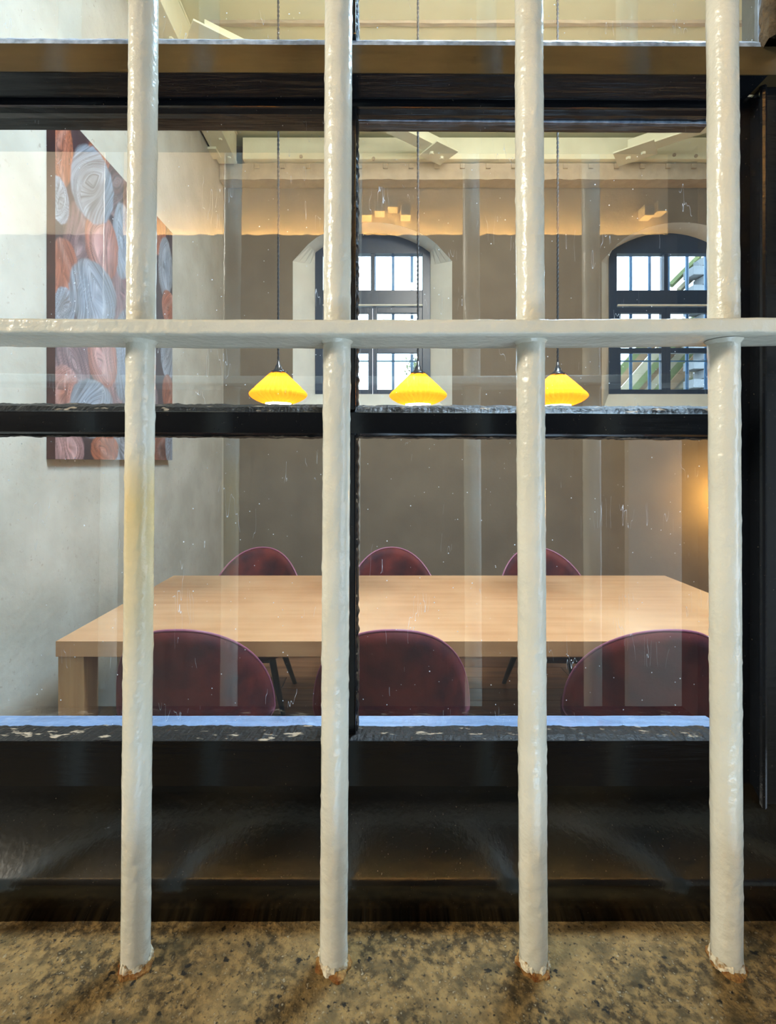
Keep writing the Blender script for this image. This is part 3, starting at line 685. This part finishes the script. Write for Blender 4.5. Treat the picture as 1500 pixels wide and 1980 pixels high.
# wall lamp behind the right-hand bar that makes the amber glow
wl = empty('wall_lamp', 'amber wall lamp glowing low on the far wall, behind the right bar', 'lamp', (3.36, 4.745, 1.02))
bm = bmesh.new(); lathe(bm, [(.02, .18), (.05, .17), (.06, .08), (.045, .0), (.015, -.01)], 0, -.10, 0, 20, True); bm_obj('lamp_shade', bm, M['wall_lamp'], wl, True)
bm = bmesh.new(); tube(bm, [(0, -.10, -.02), (0, -.05, -.04), (0, 0, -.04)], .01, 8); bm_obj('bracket', bm, M['socket'], wl)
l = bpy.data.lights.new('wall_lamp_light', 'POINT'); l.energy = 22; l.color = (1, .55, .12); l.shadow_soft_size = .06
o = bpy.data.objects.new('wall_lamp_light', l); COL.objects.link(o); o.location = (3.36, 4.46, 1.1)

# ------------------------------------------------------------------ corridor behind the camera (seen mirrored in the panes)
CB = -1.5
struct(box_obj('wall_corridor', -3.2, 1.47, CB-.15, CB, 0, 3.08, M['corridor']))
struct(box_obj('wall_corridor_end', -3.35, -3.2, CB-.15, .445, 0, 3.3, M['corridor']))
struct(box_obj('floor', -3.2, 4.3, CB-2.2, .25, -.12, 0, M['corridor_floor']))
struct(box_obj('ceiling', -3.2, 4.3, CB-2.2, .445, 3.09, 3.25, M['corridor_dark']))
struct(box_obj('wall_corridor_right', 4.2, 4.35, CB-2.2, .445, 0, 3.3, M['corridor_dark']))
struct(box_obj('wall_corridor_far', -3.2, 4.3, CB-2.35, CB-2.2, 0, 3.3, M['corridor_dark']))
dado = profile_x('trim_5', [(CB+.001, 0.02), (CB+.10, 0.02), (CB+.10, 2.545), (CB+.07, 2.55), (CB+.07, 2.50), (CB+.001, 2.50)], -3.19, 1.46, M['corridor_low'], None, 160, .012, 51); struct(dado)
tag(box_obj('led_strip', -1.30, 1.44, CB+.02, CB+.045, 2.512, 2.522, M['led']), 'warm glowing light strip behind rough ledge, mirrored in the glass', 'light strip')
struct(box_obj('door_1', 1.20, 1.455, CB+.10, CB+.14, 0.0, 1.56, M['door'], None, .004))
for j, (x, n_) in enumerate(((-.08, 4), (1.32, 2))):
    for k in range(n_):
        z = 2.66+.02*((k*7) % 3); o = box_obj('corbel_brick', x+k*.065, x+k*.065+.05, CB-.01, CB+.06, z, z+.055, M['corridor'], None, .006)
        tag(o, 'pale corbel brick, %s of the %s mirrored above the %s far window' % (('nearest the door', 'second from the door', 'third from the door', 'farthest from the door')[n_-1-k] if n_ > 2 else ('farther from the door', 'nearer the door')[k], ('pair', 'four')[n_ > 2], ('right', 'left')[n_ > 2]), 'brick', 'corbel bricks above the lit ledge')

# ------------------------------------------------------------------ outside the far windows
def om(name, c): return mat(name, c, .8, .2, c2=tuple(v*.7 for v in c), scale=3)
OC = [om('weathered_green_board', (.075, .095, .035)), om('tan_board', (.15, .095, .05)), om('cream_board', (.19, .165, .11)), om('brown_board', (.05, .035, .025))]
roof = empty('timber_roof', 'sloping boarded roof outside the right far window', 'roof', (5.0, 9.6, 0))
random.seed(2)
for i in range(22):
    a = W(1120+i*17, 800, 9.5); b_ = W(1120+i*17+210, 560, 9.9)
    bm = bmesh.new(); wv = Vector((.19, 0, 0)); th = Vector((0, .07, 0)); h = random.uniform(-.12, .03)
    off = Vector((0, h, 0))
    if i < 4: b_ = a.lerp(b_, .55+.1*i)
    vs = [bm.verts.new(p+off-roof.location) for p in (a, a+wv, b_+wv, b_, a+th, a+wv+th, b_+wv+th, b_+th)]
    for f in ((0, 1, 2, 3), (7, 6, 5, 4), (0, 4, 5, 1), (1, 5, 6, 2), (2, 6, 7, 3), (3, 7, 4, 0)): bm.faces.new([vs[k] for k in f])
    bm_obj('roof_board', bm, OC[(i*5+i//3) % 4], roof)
raf = empty('roof_rafter', 'pale green sloping rafter high outside the right far window', 'rafter', W(1290, 560, 9.0))
for k, (p, q, c) in enumerate((((1296, 552), (1352, 496), 0), ((1312, 562), (1368, 508), 2), ((1330, 566), (1390, 520), 1))):
    bm = bmesh.new(); tube(bm, [W(*p, 9.0)-raf.location, W(*q, 9.0)-raf.location], .055, 4); bm_obj('rafter_piece', bm, OC[c], raf)
sw = empty('stone_wall', 'pale grey block wall outside at right edge of right far window', 'wall', W(1341, 800, 8.6))
blk = bmesh.new(); box(blk, 0, .34, 0, .3, 0, .15, .01); bme = bpy.data.meshes.new('stone_block'); blk.to_mesh(bme); blk.free(); bme.materials.append(om('pale_block', (.13, .14, .15)))
for r in range(18):
    for c in range(4):
        o = bpy.data.objects.new('stone_block', bme); COL.objects.link(o); o.parent = sw; o.location = (c*.36+(r % 2)*.18, .02*((r*3+c) % 3), r*.165-.2)
bush = bmesh.new(); random.seed(8); g = W(812, 706, 9)
for i in range(500):
    p = Vector((random.gauss(0, .09), random.gauss(0, .1), random.gauss(0, .09)-.05)); u = Vector((random.uniform(-1, 1), random.uniform(-1, 1), random.uniform(-1, 1))).normalized()*.035; v = u.orthogonal()*.6
    bush.faces.new([bush.verts.new(p+q) for q in (-u, v, u, -v)])
tr = empty('tree', 'yellow-green treetop seen through the left far window', 'tree', (g.x, g.y, -.1))
for v in bush.verts: v.co.z += g.z+.1
fo = bm_obj('foliage', bush, om('yellow_green_leaves', (.11, .13, .03)), tr); fo['kind'] = 'stuff'
bm = bmesh.new(); tube(bm, [(0, 0, 0), (.02, 0, 1.5), (0, 0, g.z+.1)], [.07, .05, .02], 8); bm_obj('trunk', bm, OC[3], tr)
struct(box_obj('ground', -20, 25, 5.4, 30, -.3, -.1, om('outside_ground', (.10, .10, .08))))
